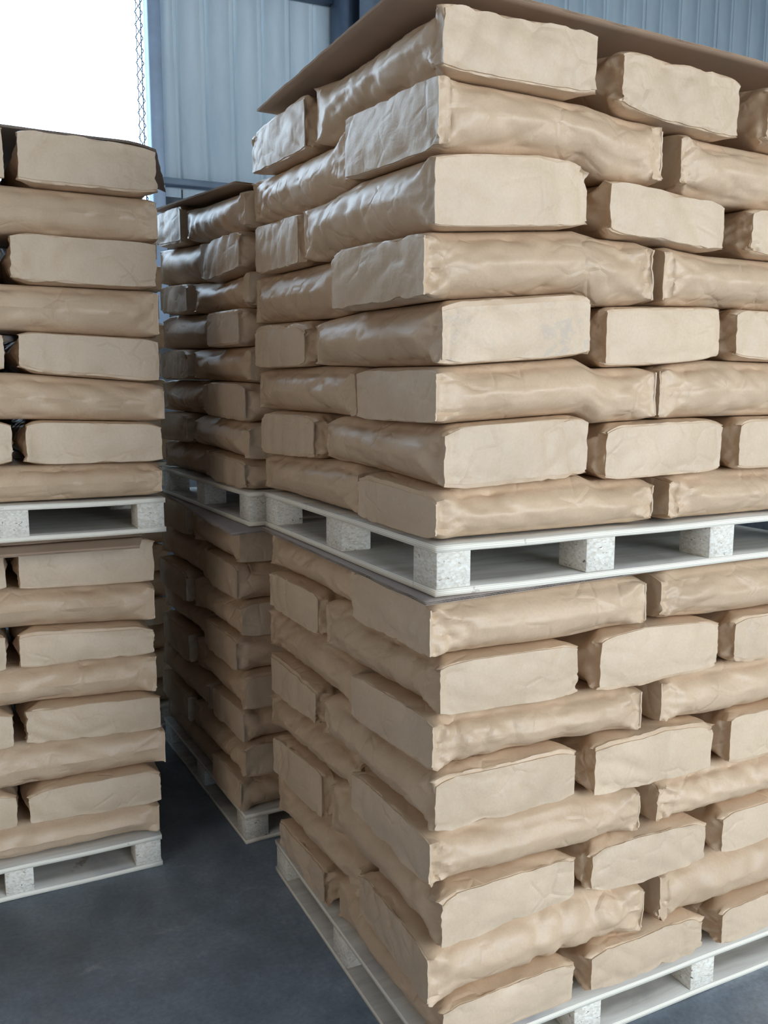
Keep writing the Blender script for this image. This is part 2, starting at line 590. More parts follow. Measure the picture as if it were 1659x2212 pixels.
def deck_mesh(seed, sag):
    nx, ny = 24, 20
    xs = np.linspace(-0.004, LX + 0.004, nx + 1)
    ys = np.linspace(-0.003, LY + 0.003, ny + 1)
    X, Y = np.meshgrid(xs, ys, indexing='ij')
    P = np.stack([X.ravel() * 3, Y.ravel() * 3, np.zeros(X.size)], 1)
    Z = (sag * noise3(P, seed)).reshape(X.shape)
    # bows between the blocks
    Z = Z - sag * 0.9 * np.sin(np.clip(X / LX, 0, 1) * 3 * math.pi) ** 2
    V = []
    for z in (0.0, TH):
        V += list(zip(X.ravel(), Y.ravel(), (Z + z).ravel()))
    n = (nx + 1) * (ny + 1)
    idx = lambda i, j: i * (ny + 1) + j
    Q = []
    for i in range(nx):
        for j in range(ny):
            Q.append((n + idx(i, j), n + idx(i + 1, j), n + idx(i + 1, j + 1), n + idx(i, j + 1)))
            Q.append((idx(i, j + 1), idx(i + 1, j + 1), idx(i + 1, j), idx(i, j)))
    for i in range(nx):
        Q.append((idx(i, 0), idx(i + 1, 0), n + idx(i + 1, 0), n + idx(i, 0)))
        Q.append((idx(i + 1, ny), idx(i, ny), n + idx(i, ny), n + idx(i + 1, ny)))
    for j in range(ny):
        Q.append((idx(0, j + 1), idx(0, j), n + idx(0, j), n + idx(0, j + 1)))
        Q.append((idx(nx, j), idx(nx, j + 1), n + idx(nx, j + 1), n + idx(nx, j)))
    return np_mesh('deck', V, Q, smooth=False)


def pallet(q, label, flip=False, seed=0, bottom=None):
    """q = x, y, angle, z of the pallet's near corner; flip = the pallet runs to -x from that corner"""
    e = bpy.data.objects.new('pallet', None)
    COL.objects.link(e)
    x, y, a, z = q
    if flip:
        x -= LX * math.cos(a)
        y -= LX * math.sin(a)
    e.location = (x, y, z)
    e.rotation_euler = (0, 0, a)
    tag(e, label, 'pallet', 'plywood pallets')
    link('bottom_deck', deck_mesh(seed + 50, 0.0012), bottom or M_PLY, e, (0, 0, 0.0015))
    link('top_deck', deck_mesh(seed + 80, 0.0015), M_PLY, e, (0, 0, TH + BH + 0.0005))
    for bx in (0.0, 0.3744, 0.7418, LX - BW):
        for by in (0.0, 0.4567, LY - BD):
            link('block', _blockmesh, M_CHIP, e, (bx, by, TH + 0.001))
    return e


Q = {'CU': (0.0, 0.0, 0.0, 1.109), 'CL': (0.005, -0.006, -0.009, 0.0), 'BU': (-0.020, 1.100, 0.034, 1.095),
     'BL': (-0.021, 1.2, 0.039, 0.0), 'LU': (-0.268, 1.164, 0.002, 1.087), 'LL': (-0.306, 1.201, -0.014, 0.0)}
Q['FL'] = (0.035, 2.36, 0.02, 0.0)
Q['FU'] = (0.030, 2.38, 0.02, 1.09)
PAL = [('CU', 'pale plywood pallet between the two sack loads of the big near stack', False),
       ('CL', 'plywood pallet on the floor under the big near stack', False),
       ('BU', 'shaded plywood pallet halfway up the middle stack', False),
       ('BL', 'plywood pallet on the dark floor under the middle stack', False),
       ('LU', 'pale plywood pallet halfway up the stack across the aisle', True),
       ('LL', 'plywood pallet with a brown stain, on the floor across the aisle', True),
       ('FL', 'dim pallet on the floor at the far end of the aisle, only its end showing', True),
       ('FU', 'dark raised pallet at the far end of the aisle, mostly hidden', True)]
for i, (k, lab, fl_) in enumerate(PAL):
    pallet(Q[k], lab, fl_, i * 7, {'CU': M_PLY_RED, 'LL': M_PLY_BROWN}.get(k))

# ------------------------------------------------------------------ sacks


def interp(tab, x):
    xs = [p[0] for p in tab]
    zs = [p[1] for p in tab]
    return np.interp(x, xs, zs)


def cube_grid(na, nb, nc):
    """surface lattice of a box: returns integer (i, j, k) per vertex and quads"""
    idx = {}
    ijk = []

    def vid(i, j, k):
        t = (i, j, k)
        if t not in idx:
            idx[t] = len(ijk)
            ijk.append(t)
        return idx[t]
    q = []
    for i in range(na):
        for j in range(nb):
            q.append((vid(i, j, nc), vid(i + 1, j, nc), vid(i + 1, j + 1, nc), vid(i, j + 1, nc)))
            q.append((vid(i, j + 1, 0), vid(i + 1, j + 1, 0), vid(i + 1, j, 0), vid(i, j, 0)))
    for i in range(na):
        for k in range(nc):
            q.append((vid(i, 0, k), vid(i + 1, 0, k), vid(i + 1, 0, k + 1), vid(i, 0, k + 1)))
            q.append((vid(i + 1, nb, k), vid(i, nb, k), vid(i, nb, k + 1), vid(i + 1, nb, k + 1)))
    for j in range(nb):
        for k in range(nc):
            q.append((vid(0, j + 1, k), vid(0, j, k), vid(0, j, k + 1), vid(0, j + 1, k + 1)))
            q.append((vid(na, j, k), vid(na, j + 1, k), vid(na, j + 1, k + 1), vid(na, j, k + 1)))
    return np.array(ijk), np.array(q)


_grids = {}


def spaced(n, pw):
    """-1..1 with the grid lines drawn towards both ends"""
    t = np.linspace(-1, 1, n + 1)
    return np.sign(t) * (1 - (1 - np.abs(t)) ** pw)


class Sack:
    """soft paper sack; length runs along b, width along a, height along c, each -1..1"""

    def __init__(s, x0, x1, y0, y1, axis, zb, zt, q, seed, end=0.86, wr=1.0, flat=0.0):
        s.axis = axis
        s.q = q
        s.zb, s.zt = zb, zt
        s.seed = seed
        s.end = end
        s.wr = wr
        rnd = random.Random(seed)
        s.rnd = rnd
        if axis == 'y':
            s.hw, s.hl = (x1 - x0) / 2, (y1 - y0) / 2
        else:
            s.hw, s.hl = (y1 - y0) / 2, (x1 - x0) / 2
        s.cx, s.cy = (x0 + x1) / 2, (y0 + y1) / 2
        s.s0 = rnd.uniform(0.075, 0.11)
        s.waves = [(math.cos(t), math.sin(t), rnd.uniform(.055, .12), rnd.uniform(.0035, .0075)) for t in (rnd.uniform(-.5, .5), rnd.uniform(.5, 1.3), rnd.uniform(-1.3, -.5))]
        s.pin = [rnd.uniform(0.3, 1.2)]
        s.tilt = rnd.uniform(-0.006, 0.006)
        s.rad = [rnd.uniform(0.3, 1.0) for _ in range(4)]
        s.crump = [(rnd.choice((-1, 1)), e, rnd.choice((-1, 1)), rnd.uniform(0.3, 1.0)) for e in (-1, 1)]

    def pos(s, a, b, c, detail=True):
        hl, hw = s.hl, s.hw
        sd = (1 - np.abs(b)) * hl
        ac, aa = np.abs(c), np.abs(a)
        f = np.clip(sd / (s.s0 * (1 - ac) ** 0.85 + 0.006), 0, 1)
        f2 = np.clip(sd / 0.05, 0, 1)
        we = hw * s.end
        w = we + (hw - we) * f * (1 - 0.25 * ac ** 2.5) - (0.013 * ac + 0.016 * ac ** 3.2) * np.clip(sd / 0.07, 0, 1)
        lx = a * w
        ly = b * hl
        # end face swells slightly
        isend = np.abs(b) > 0.9999
        ly = ly + np.where(isend, np.sign(b) * 0.006 * (1 - a * a) * (1 - c * c), 0)
        ly = ly + s.tilt * a * np.where(np.abs(b) > 0.9, 1, 0) * np.sign(b)
        # local to stack frame
        if s.axis == 'y':
            X, Y = s.cx + lx, s.cy + ly
        else:
            X, Y = s.cx + ly, s.cy + lx
        zt = s.zt(X, Y)
        zb = s.zb(X, Y)
        side_drop = 0.014 * f2 * np.clip((aa - 0.80) / 0.2, 0, 1) ** 2.2
        end_drop = 0.0045 * np.clip(1 - sd / 0.03, 0, 1) ** 1.5
        # the ends of the sack are pinched lower at their corners
        pin = 0.011 * np.clip((aa - 0.72) / 0.28, 0, 1) ** 1.6 * np.clip(1 - sd / 0.075, 0, 1) ** 1.3
        end_drop = end_drop + pin * s.pin[0]
        zt2 = zt - 0.0008 - side_drop - end_drop
        zb2 = zb + 0.0008 + side_drop * 0.7 + end_drop * 0.6
        Z = zb2 + (zt2 - zb2) * (c + 1) / 2
        if not detail:
            return X, Y, Z
        # ---- paper folds
        n = len(a)
        S = s.seed * 13
        U = np.stack([X, Y, Z], 1)
        rim = np.clip((np.maximum(aa, np.abs(b)) - 0.86) / 0.14, 0, 1)      # keeps the pressed top and bottom calm
        wside = (aa > 0.999) * 1.0
        wend = isend * 1.0
        soft = noise3(U * 11.0, S) * 0.0035
        # straight folds, as in stiff paper: triangle waves in a few directions, each fading in and out
        PL = np.stack([np.where(isend, lx, ly), c * 0.062, b * 0.3], 1)
        creaseA = np.zeros(n)
        for wi, (dx_, dz_, wl, am) in enumerate(s.waves):
            ph = (PL[:, 0] * dx_ + PL[:, 1] * dz_) / wl + noise3(U * 5, S + 30 + wi) * 0.55
            tri = np.abs(2 * (ph - np.floor(ph)) - 1)
            gate_ = np.clip(noise3(U * 6.5 + wi * 7, S + 40 + wi) * 2.2 + 0.1, 0, 1)
            creaseA = creaseA - (1 - tri) ** 2.2 * gate_ * am
        creaseB = 1.5 * (ridge(U * np.array([42., 42., 30.]) + noise3(U * 9, S + 5)[:, None] * 1.5, S + 2) - 0.5) * 0.0016
        # radiating folds from the gusset at each end of the long sides
        ang = np.arctan2(c * 0.062, sd + 0.012)
        k = np.where(b > 0, s.rad[0], s.rad[1])
        radial = np.clip(sd / 0.012, 0.15, 1) * np.abs(np.sin(ang * 4.2 + noise3(np.stack([ang * 2.0, sd * 6, b * 3], 1), S + 3) * 2.2)) * np.exp(-sd / 0.12) * 0.0095 * k
        # vertical gathers above the lower seam
        t = ly / 0.035
        gath = ridge(np.stack([t + noise3(U * 14, S + 6) * 0.8, c * 1.2, np.zeros(n)], 1), S + 4)
        low = np.clip((-c - 0.15) / 0.85, 0, 1) ** 1.3
        up = np.clip((c - 0.45) / 0.55, 0, 1) ** 1.3
        gathers = -(1 - gath) ** 2.5 * 0.0062 * (low * s.rad[2] + up * s.rad[3])
        # long soft diagonal tension folds
        dg = ridge(np.stack([ly * 9 + c * 0.9, c * 0.7, np.zeros(n)], 1), S + 8)
        diag = -(1 - dg) ** 3 * 0.0055 * np.clip(noise3(U * 5, S + 15) * 1.5 + 0.5, 0, 1)
        # gusset crease along the middle of the long side
        mid = np.exp(-(c / 0.07) ** 2) * 0.0024
        out_side = soft * 0.9 - 0.0015 + creaseA + creaseB - radial + gathers * 1.0 + diag + mid
        out_end = soft * 0.9 + creaseA * 0.7 + creaseB * 0.6 - (1 - ridge(np.stack([lx * 11 + c, c * 0.8, np.zeros(n)], 1), S + 9)) ** 3 * 0.002
        d_a = np.sign(a) * out_side * s.wr * np.clip((aa - 0.8) / 0.2, 0, 1) * np.where(isend, 0.55, 1)
        d_b = np.sign(b) * out_end * s.wr * wend * np.clip((1 - aa) * 12, 0.15, 1)
        d_z = (creaseA * 1.0 + soft * 0.8) * s.wr * rim * ac ** 6 * 0.9 * np.where(ac > 0.99, 1, 1)
        d_z = np.where(c > 0, -np.abs(d_z), np.abs(d_z))
        # crumpled corners
        for ca, cb, cc, st in s.crump:
            dist = np.sqrt(((a - ca) * hw) ** 2 + ((b - cb) * hl) ** 2 + ((c - cc) * 0.06) ** 2)
            wgt = np.exp(-(dist / 0.045) ** 2) * st
            rg = ridge(U * 60, S + 11) - 0.6
            d_a = d_a + np.sign(a) * rg * 0.009 * wgt
            d_b = d_b + np.sign(b) * (ridge(U * 55, S + 12) - 0.7) * 0.008 * wgt
            d_z = d_z - cc * wgt * 0.006
        if s.axis == 'y':
            X = X + d_a
            Y = Y + d_b
        else:
            X = X + d_b
            Y = Y + d_a
        Z = Z + d_z
        return X, Y, Z

    def world(s, X, Y, Z, loc):
        qx, qy, qa, _ = s.q
        c, sn = math.cos(qa), math.sin(qa)
        return np.stack([qx + c * X - sn * Y - loc[0], qy + sn * X + c * Y - loc[1], Z - loc[2]], 1)

    def build(s, res, label, group, smudge=False):
        na = max(8, int(2 * s.hw / res))
        nb = max(10, int(2 * s.hl / res))
        nc = max(6, int(0.125 / (res * 0.85)))
        key = (na, nb, nc)
        if key not in _grids:
            _grids[key] = cube_grid(*key)
        ijk, q = _grids[key]
        ga, gb, gc = spaced(na, 1.25), spaced(nb, 1.3), spaced(nc, 1.15)
        a, b, c = ga[ijk[:, 0]], gb[ijk[:, 1]], gc[ijk[:, 2]]
        X, Y, Z = s.pos(a, b, c)
        zc = float(np.min(Z))
        qx, qy, qa, _ = s.q
        co, sn = math.cos(qa), math.sin(qa)
        loc = (qx + co * s.cx - sn * s.cy, qy + sn * s.cx + co * s.cy, zc)
        V = s.world(X, Y, Z, loc)
        qq = q if s.axis == 'y' else q[:, ::-1]
        me = np_mesh('paper_sack', V, qq, True, math.radians(48))
        o = link('paper_sack', me, M_SACK, None, loc)
        tag(o, label, 'sack', group)
        for e in (-1, 1):
            # only the ends that face the open
            if not s.ends[0 if e < 0 else 1]:
                continue
            s.patch(o, e, loc, smudge and e < 0, res)
        return o

    def patch(s, parent, e, loc, smudge, res):
        """pasted cap sheet that closes the sack end; its upper and lower edges stop short of the sack's edges"""
        na = max(8, int(2 * s.hw / res))
        nc = max(6, int(0.125 / (res * 0.85)))
        top = s.rnd.choice((0.985, 0.985, s.rnd.uniform(0.80, 0.93)))
        bot = -s.rnd.choice((0.985, 0.96, s.rnd.uniform(0.82, 0.93)))
        ga = spaced(na, 1.25) * 1.004
        gc = bot + (top - bot) * (spaced(nc, 1.15) + 1) / 2
        A, Cc = np.meshgrid(ga, gc, indexing='ij')
        a, c = A.ravel(), Cc.ravel()
        b = np.full(a.shape, float(e))
        X, Y, Z = s.pos(np.clip(a, -1, 1), b, c)
        ex = (a - np.clip(a, -1, 1)) * s.hw
        lift = 0.0020 + 0.0016 * np.clip((np.abs((c - (top + bot) / 2) / ((top - bot) / 2)) - 0.86) / 0.14, 0, 1) * (0.6 + 0.6 * noise3(np.stack([a * 6, c * 0, c * 0], 1), s.seed))
        n = len(a)
        if s.axis == 'y':
            O = s.world(X + ex, Y + e * lift, Z, loc)
            I = s.world(X + ex * 0.5, Y - e * 0.001, Z, loc)
        else:
            O = s.world(X + e * lift, Y + ex, Z, loc)
            I = s.world(X - e * 0.001, Y + ex * 0.5, Z, loc)
        V = np.concatenate([O, I])
        w = nc + 1
        qs = []
        for i in range(na):
            for k in range(nc):
                p = i * w + k
                qs.append((p, p + w, p + w + 1, p + 1))
        for i in range(na):
            p = i * w
            qs.append((n + p, n + p + w, p + w, p))
            p = i * w + nc
            qs.append((p, p + w, n + p + w, n + p))
        for k in range(nc):
            p = k
            qs.append((n + p, p, p + 1, n + p + 1))
            p = na * w + k
            qs.append((p, n + p, n + p + 1, p + 1))
        qs = np.array(qs)
        if (e > 0) != (s.axis == 'x'):
            qs = qs[:, ::-1]
        me = np_mesh('end_patch', V, qs, True, math.radians(40))
        link('end_patch', me, M_PATCH_SMUDGE if smudge else M_PATCH, parent)


NTH = ['topmost', 'second', 'third', 'fourth', 'fifth', 'sixth', 'seventh', 'bottom']
_n = [100]


def surf(F, L, k, top_bulge=None):
    f0 = (F[k][0][1] if F else 0)
    tf = F[k] if F else None
    tl = L[k] if L else None

    def z(X, Y):
        if tf and tl:
            c0 = (interp(tf, np.array([0.0]))[0] + interp(tl, np.array([0.0]))[0]) / 2
            r = interp(tf, X) + interp(tl, Y) - c0
        elif tf:
            r = interp(tf, X)
        else:
            r = interp(tl, Y)
        if top_bulge and k == 0:
            r = np.minimum(r + top_bulge(X, Y), TOP_LIMIT)
        return r
    return z


def put(stack, k, x0, x1, y0, y1, axis, ends, where, F, L, res, wname, bulge=None, end=0.86, wr=1.0, smudge=False):
    _n[0] += 1
    s = Sack(x0, x1, y0, y1, axis, surf(F, L, k + 1, bulge), surf(F, L, k, bulge), Q[stack], _n[0], end, wr)
    s.ends = ends
    lab = f'kraft sack, {where}, {NTH[k]} course of {wname}'
    if smudge:
        lab = f'grey-smudged kraft sack at the near corner, {NTH[k]} course of {wname}'
    return s.build(res, lab, 'kraft sacks on ' + wname, smudge)


# layer boundaries, metres: along the bright face (x) and along the aisle face (y), top to bottom
CU_F = [[(0, 2.224), (.346, 2.223), (.424, 2.210), (.742, 2.202), (1.16, 2.197)],
        [(0, 2.092), (.355, 2.092), (.429, 2.083), (.547, 2.072), (.753, 2.062), (1.16, 2.058)],
        [(0, 1.952), (.216, 1.974), (.342, 1.973), (.403, 1.948), (.545, 1.944), (.731, 1.930), (1.16, 1.93)],
        [(0, 1.812), (.347, 1.843), (.409, 1.832), (.533, 1.832), (.727, 1.818), (1.16, 1.82)],
        [(0, 1.684), (.350, 1.716), (.400, 1.690), (.538, 1.698), (.742, 1.705), (1.16, 1.70)],
        [(0, 1.559), (.355, 1.583), (.405, 1.562), (.55, 1.568), (.745, 1.585), (1.16, 1.58)],
        [(0, 1.447), (.365, 1.466), (.410, 1.443), (.556, 1.450), (.756, 1.454), (1.16, 1.455)],
        [(0, 1.317), (.380, 1.331), (.415, 1.317), (.564, 1.322), (.754, 1.327), (1.16, 1.327)],
        [(0, 1.2175), (1.2, 1.2175)]]
CU_L = [[(0, 2.212), (.233, 2.216), (.518, 2.224), (.708, 2.245), (1.073, 2.248)],
        [(0, 2.092), (.398, 2.114), (.577, 2.098), (1.059, 2.124)],
        [(0, 1.952), (.19, 1.962), (.399, 1.975), (.645, 1.960), (1.089, 1.987)],
        [(0, 1.812), (.431, 1.831), (.618, 1.827), (1.063, 1.843)],
        [(0, 1.684), (.432, 1.691), (.585, 1.687), (1.071, 1.703)],
        [(0, 1.559), (.372, 1.563), (.618, 1.572), (1.053, 1.573)],
        [(0, 1.447), (.373, 1.445), (.59, 1.451), (1.034, 1.452)],
        [(0, 1.317), (.363, 1.332), (.556, 1.336), (1.007, 1.326)],
        [(0, 1.2175), (1.1, 1.2175)]]
CL_F = [[(0, 1.100), (1.16, 1.100)],
        [(0, .982), (.352, .976), (.412, .979), (.538, .990), (.587, .989), (.77, .979), (1.16, .979)],
        [(0, .862), (.347, .849), (.537, .845), (.605, .851), (.769, .853), (1.16, .853)],
        [(0, .744), (.345, .744), (.397, .738), (.542, .737), (.609, .742), (.774, .727), (1.16, .727)],
        [(0, .606), (.353, .617), (.400, .602), (.546, .598), (.604, .597), (.773, .594), (1.16, .594)],
        [(0, .485), (.360, .480), (.409, .478), (.553, .484), (.759, .478), (1.16, .478)],
        [(0, .348), (.362, .368), (.410, .360), (.568, .350), (.626, .358), (.762, .361), (1.16, .361)],
        [(0, .220), (.367, .223), (.564, .221), (.63, .227), (.778, .219), (1.16, .219)],
        [(0, .1085), (1.2, .1085)]]
CL_L = [[(0, 1.100), (1.1, 1.100)],
        [(0, .980), (.375, .972), (.412, .982), (1.007, .979)],
        [(0, .860), (.397, .846), (.592, .847), (.623, .860), (1.005, .860)],
        [(0, .742), (.403, .726), (.442, .726), (1.029, .720)],
        [(0, .606), (.58, .608), (.655, .608), (1.044, .586)],
        [(0, .480), (.377, .494), (.432, .500), (.993, .464)],
        [(0, .350), (.553, .346), (.627, .350), (.965, .338)],
        [(0, .216), (.372, .220), (.386, .236), (.962, .205)],
        [(0, .1085), (1.1, .1085)]]
BU_L = [[(0, 2.100), (.576, 2.140), (.647, 2.163), (.969, 2.185)],
        [(0, 1.985), (.351, 1.995), (.554, 2.020), (1.001, 2.058)],
        [(0, 1.868), (.334, 1.862), (.361, 1.869), (.992, 1.918)],
        [(0, 1.758), (.524, 1.775), (.979, 1.802)],
        [(0, 1.645), (.36, 1.650), (.956, 1.668)],
        [(0, 1.533), (.557, 1.546), (.957, 1.550)],
        [(0, 1.413), (.399, 1.424), (.958, 1.427)],
        [(0, 1.298), (.578, 1.320), (.973, 1.312)],
        [(0, 1.2035), (1.1, 1.2035)]]
BL_L = [[(0, 1.088), (1.0, 1.088)],
        [(0, .955), (.859, .970)],
        [(0, .830), (.912, .832)],
        [(0, .712), (.913, .705)],
        [(0, .590), (.911, .596)],
        [(0, .466), (.979, .462)],
        [(0, .350), (.936, .338)],
        [(0, .228), (.892, .222)],
        [(0, .1085), (1.1, .1085)]]
LU_F = [[(-1.2, 2.20), (-.365, 2.205), (-.185, 2.205), (.016, 2.195)],
        [(-1.2, 2.06), (-.381, 2.062), (.007, 2.062)],
        [(-1.2, 1.93), (-.40, 1.930), (-.341, 1.937), (.003, 1.935)],
        [(-1.2, 1.80), (.0, 1.801)],
        [(-1.2, 1.675), (-.39, 1.674), (0, 1.662)],
        [(-1.2, 1.560), (-.395, 1.560), (0, 1.533)],
        [(-1.2, 1.43), (-.379, 1.429), (.006, 1.417)],
        [(-1.2, 1.306), (0, 1.298)],
        [(-1.2, 1.1955), (0, 1.1955)]]
LL_F = [[(-1.2, 1.065), (0, 1.068)],
        [(-1.2, .945), (-.382, .942), (.015, .926)],
        [(-1.2, .822), (-.37, .821), (0, .800)],
        [(-1.2, .708), (0, .702)],
        [(-1.2, .590), (-.357, .587), (0, .573)],
        [(-1.2, .471), (-.369, .469), (.017, .456)],
        [(-1.2, .335), (0, .332)],
        [(-1.2, .222), (-.369, .219), (0, .212)],
        [(-1.2, .1085), (0, .1085)]]

N_U, N_L = 'the upper near stack', 'the lower near stack'
RN, RB = 0.0085, 0.013


def dome(X, Y):
    return 0.030 * np.clip(X / 0.15, 0, 1) * np.clip(Y / 0.2, 0, 1)


TOP_LIMIT = 2.2425


# rows where the corner sack lies end-on to the bright face: a_l, a_r, b_l, b_r, c_l, seam, far
A_CU = {0: (.000, .350, .426, .756, .842, .604, 1.076), 2: (-.017, .344, .405, .728, .823, .646, 1.080),
        4: (.003, .363, .401, .743, .770, .622, 1.075), 6: (.007, .377, .408, .755, .819, .567, 1.030)}
B_CU = {1: (-.009, .546, .605, .399, 1.100), 3: (-.033, .535, .565, .432, 1.084), 5: (.000, .551, .568, .375, 1.060), 7: (.000, .560, .613, .366, 1.015)}
A_CL = {1: (-.006, .351, .412, .770, .818, .581, 1.020), 3: (-.009, .349, .398, .774, .829, .585, 1.040),
        5: (.006, .361, .409, .759, .817, .570, 1.010), 7: (.014, .371, .409, .776, .830, .545, .975)}
B_CL = {0: (-.018, .536, .588, .380, 1.015), 2: (-.013, .540, .607, .397, 1.050), 4: (-.017, .550, .607, .387, 1.050), 6: (-.010, .567, .627, .380, .985)}
for st, A, B, F, L, nm, blg in (('CU', A_CU, B_CU, CU_F, CU_L, N_U, dome), ('CL', A_CL, B_CL, CL_F, CL_L, N_L, None)):
    for k, (al, ar, bl, br, cl, sm, far) in A.items():
        put(st, k, al - .018, min(ar + .020, (ar + bl) / 2 - .003), 0.0, sm, 'y', (1, 0), 'end-on at the near corner', F, L, RN, nm, blg, .895, smudge=(st == 'CU' and k == 4))
        mb = (br + cl) / 2
        put(st, k, max(bl - .026, (ar + bl) / 2 + .003), min(br + .026, mb - .004), 0.002, sm, 'y', (1, 0), 'end-on, second from the near corner', F, L, RN, nm, blg, .87)
        put(st, k, max(cl - .026, mb + .004), cl + .355, 0.0, sm, 'y', (1, 0), 'end-on, third from the near corner', F, L, RN, nm, blg, .87)
        put(st, k, -0.004, .60, sm + .028, min(far + .012, 1.084), 'x', (1, 0), 'end facing the aisle at the back', F, L, RN, nm, blg, .87)
    for k, (el, er, fl2, sm, far) in B.items():
        put(st, k, el, er, -.013, sm + .006, 'x', (1, 1), 'lengthwise at the near corner', F, L, RN, nm, blg, .925)
        put(st, k, max(fl2, er + .022), fl2 + .56, -.010, .385, 'x', (1, 0), 'lengthwise, second along the bright face', F, L, RN, nm, blg, .91)
        put(st, k, -0.012, .385, sm + .022, min(far + .008, 1.084), 'y', (1, 1), 'lengthwise along the aisle side', F, L, RN, nm, blg, .90)

# the stack behind
M_U, M_L = 'the upper middle stack', 'the lower middle stack'
for st, L, nm, seams in (('BU', BU_L, M_U, (.580, .400, .540, .358, .552, .409, .545, .395)), ('BL', BL_L, M_L, (.490, .356, .500, .374, .517, .335, .538, .318))):
    for k, sm in enumerate(seams):
        fr = random.uniform(-.012, .010)
        blg = None
        if k % 2 == 0:
            put(st, k, -.014 + fr, .375, 0.0, sm, 'y', (1, 1), 'lengthwise at its near corner', None, L, RB, nm, blg, .89)
            put(st, k, -.004 + fr, .58, sm + .03, .99, 'x', (1, 0), 'end facing the aisle, far end', None, L, RB, nm, blg, .88)
        else:
            put(st, k, -.006 + fr, .56, -.006, sm, 'x', (1, 0), 'end facing the aisle, near corner', None, L, RB, nm, blg, .93)
            put(st, k, -.014 - fr, .385, sm + .022, .995, 'y', (1, 1), 'lengthwise along the aisle, far end', None, L, RB, nm, blg, .90)

# the stack across the aisle
T_U, T_L = 'the upper stack across the aisle', 'the lower stack across the aisle'
offs = {'LU': (.016, .005, .008, -.006, .006, .002, .006, -.006), 'LL': (.016, .004, .008, .002, .018, .022, .014, -.003)}
lseam = {'LU': (-.368, -.381, -.400, -.40, -.393, -.39, -.385, -.39), 'LL': (-.382, -.38, -.392, -.38, -.387, -.38, -.390, -.38)}
for st, F, nm in (('LU', LU_F, T_U), ('LL', LL_F, T_L)):
    for k in range(8):
        o_ = offs[st][k]
        sm = lseam[st][k]
        if k % 2 == 0:
            put(st, k, sm - .006, o_ + .010, -.004, .59, 'y', (1, 0), 'end-on at the aisle corner', F, None, 0.0115, nm, None, .92)
            put(st, k, sm - .415, sm - .014, -.002, .59, 'y', (1, 0), 'end-on, second from aisle corner', F, None, 0.0115, nm, None, .945)
            put(st, k, sm - .815, sm - .421, -.002, .59, 'y', (1, 0), 'end-on, third from aisle corner', F, None, .018, nm, None, .945)
            put(st, k, -.575, o_ - .005, .62, 1.0, 'x', (0, 1), 'half-hidden behind the front sacks', F, None, .02, nm, None, .88)
            put(st, k, -1.17, -.592, .60, 1.0, 'x', (0, 1), 'unseen filler against light leaks', F, None, .025, nm, None, .97)  # added out of sight so no daylight leaks between the front sacks
        else:
            put(st, k, -.575, o_ + .004, -.006, .385, 'x', (0, 1), 'lengthwise at the front', F, None, 0.0115, nm, None, .94)
            put(st, k, -1.165, -.592, -.004, .385, 'x', (1, 0), 'lengthwise, second from aisle corner', F, None, .018, nm, None, .94)
            put(st, k, -.385, o_ - .002, .41, .99, 'y', (0, 1), 'half-hidden behind the front sack', F, None, .02, nm, None, .90)
            put(st, k, -.79, -.41, .40, .99, 'y', (1, 0), 'unseen filler against light leaks', F, None, .025, nm, None, .93)  # unseen sack, added to keep the gaps in this course dark

# the far stack at the end of the aisle
for st, z0, nm in (('FL', .1085, 'the lower far stack at the aisle end'), ('FU', 1.1985, 'the upper far stack at the aisle end')):
    F = [[(-1.2, z0 + .121 * (8 - k)), (0, z0 + .121 * (8 - k))] for k in range(9)]
    for k in range(8):
        if k % 2 == 0:
            put(st, k, -.40, .0, 0.0, .59, 'y', (1, 0), 'dim end-on sack', F, None, .02, nm, None, .90)
        else:
            put(st, k, -.58, .0, 0.0, .385, 'x', (0, 1), 'dim lengthwise sack', F, None, .02, nm, None, .94)

# ------------------------------------------------------------------ corrugated board sheets


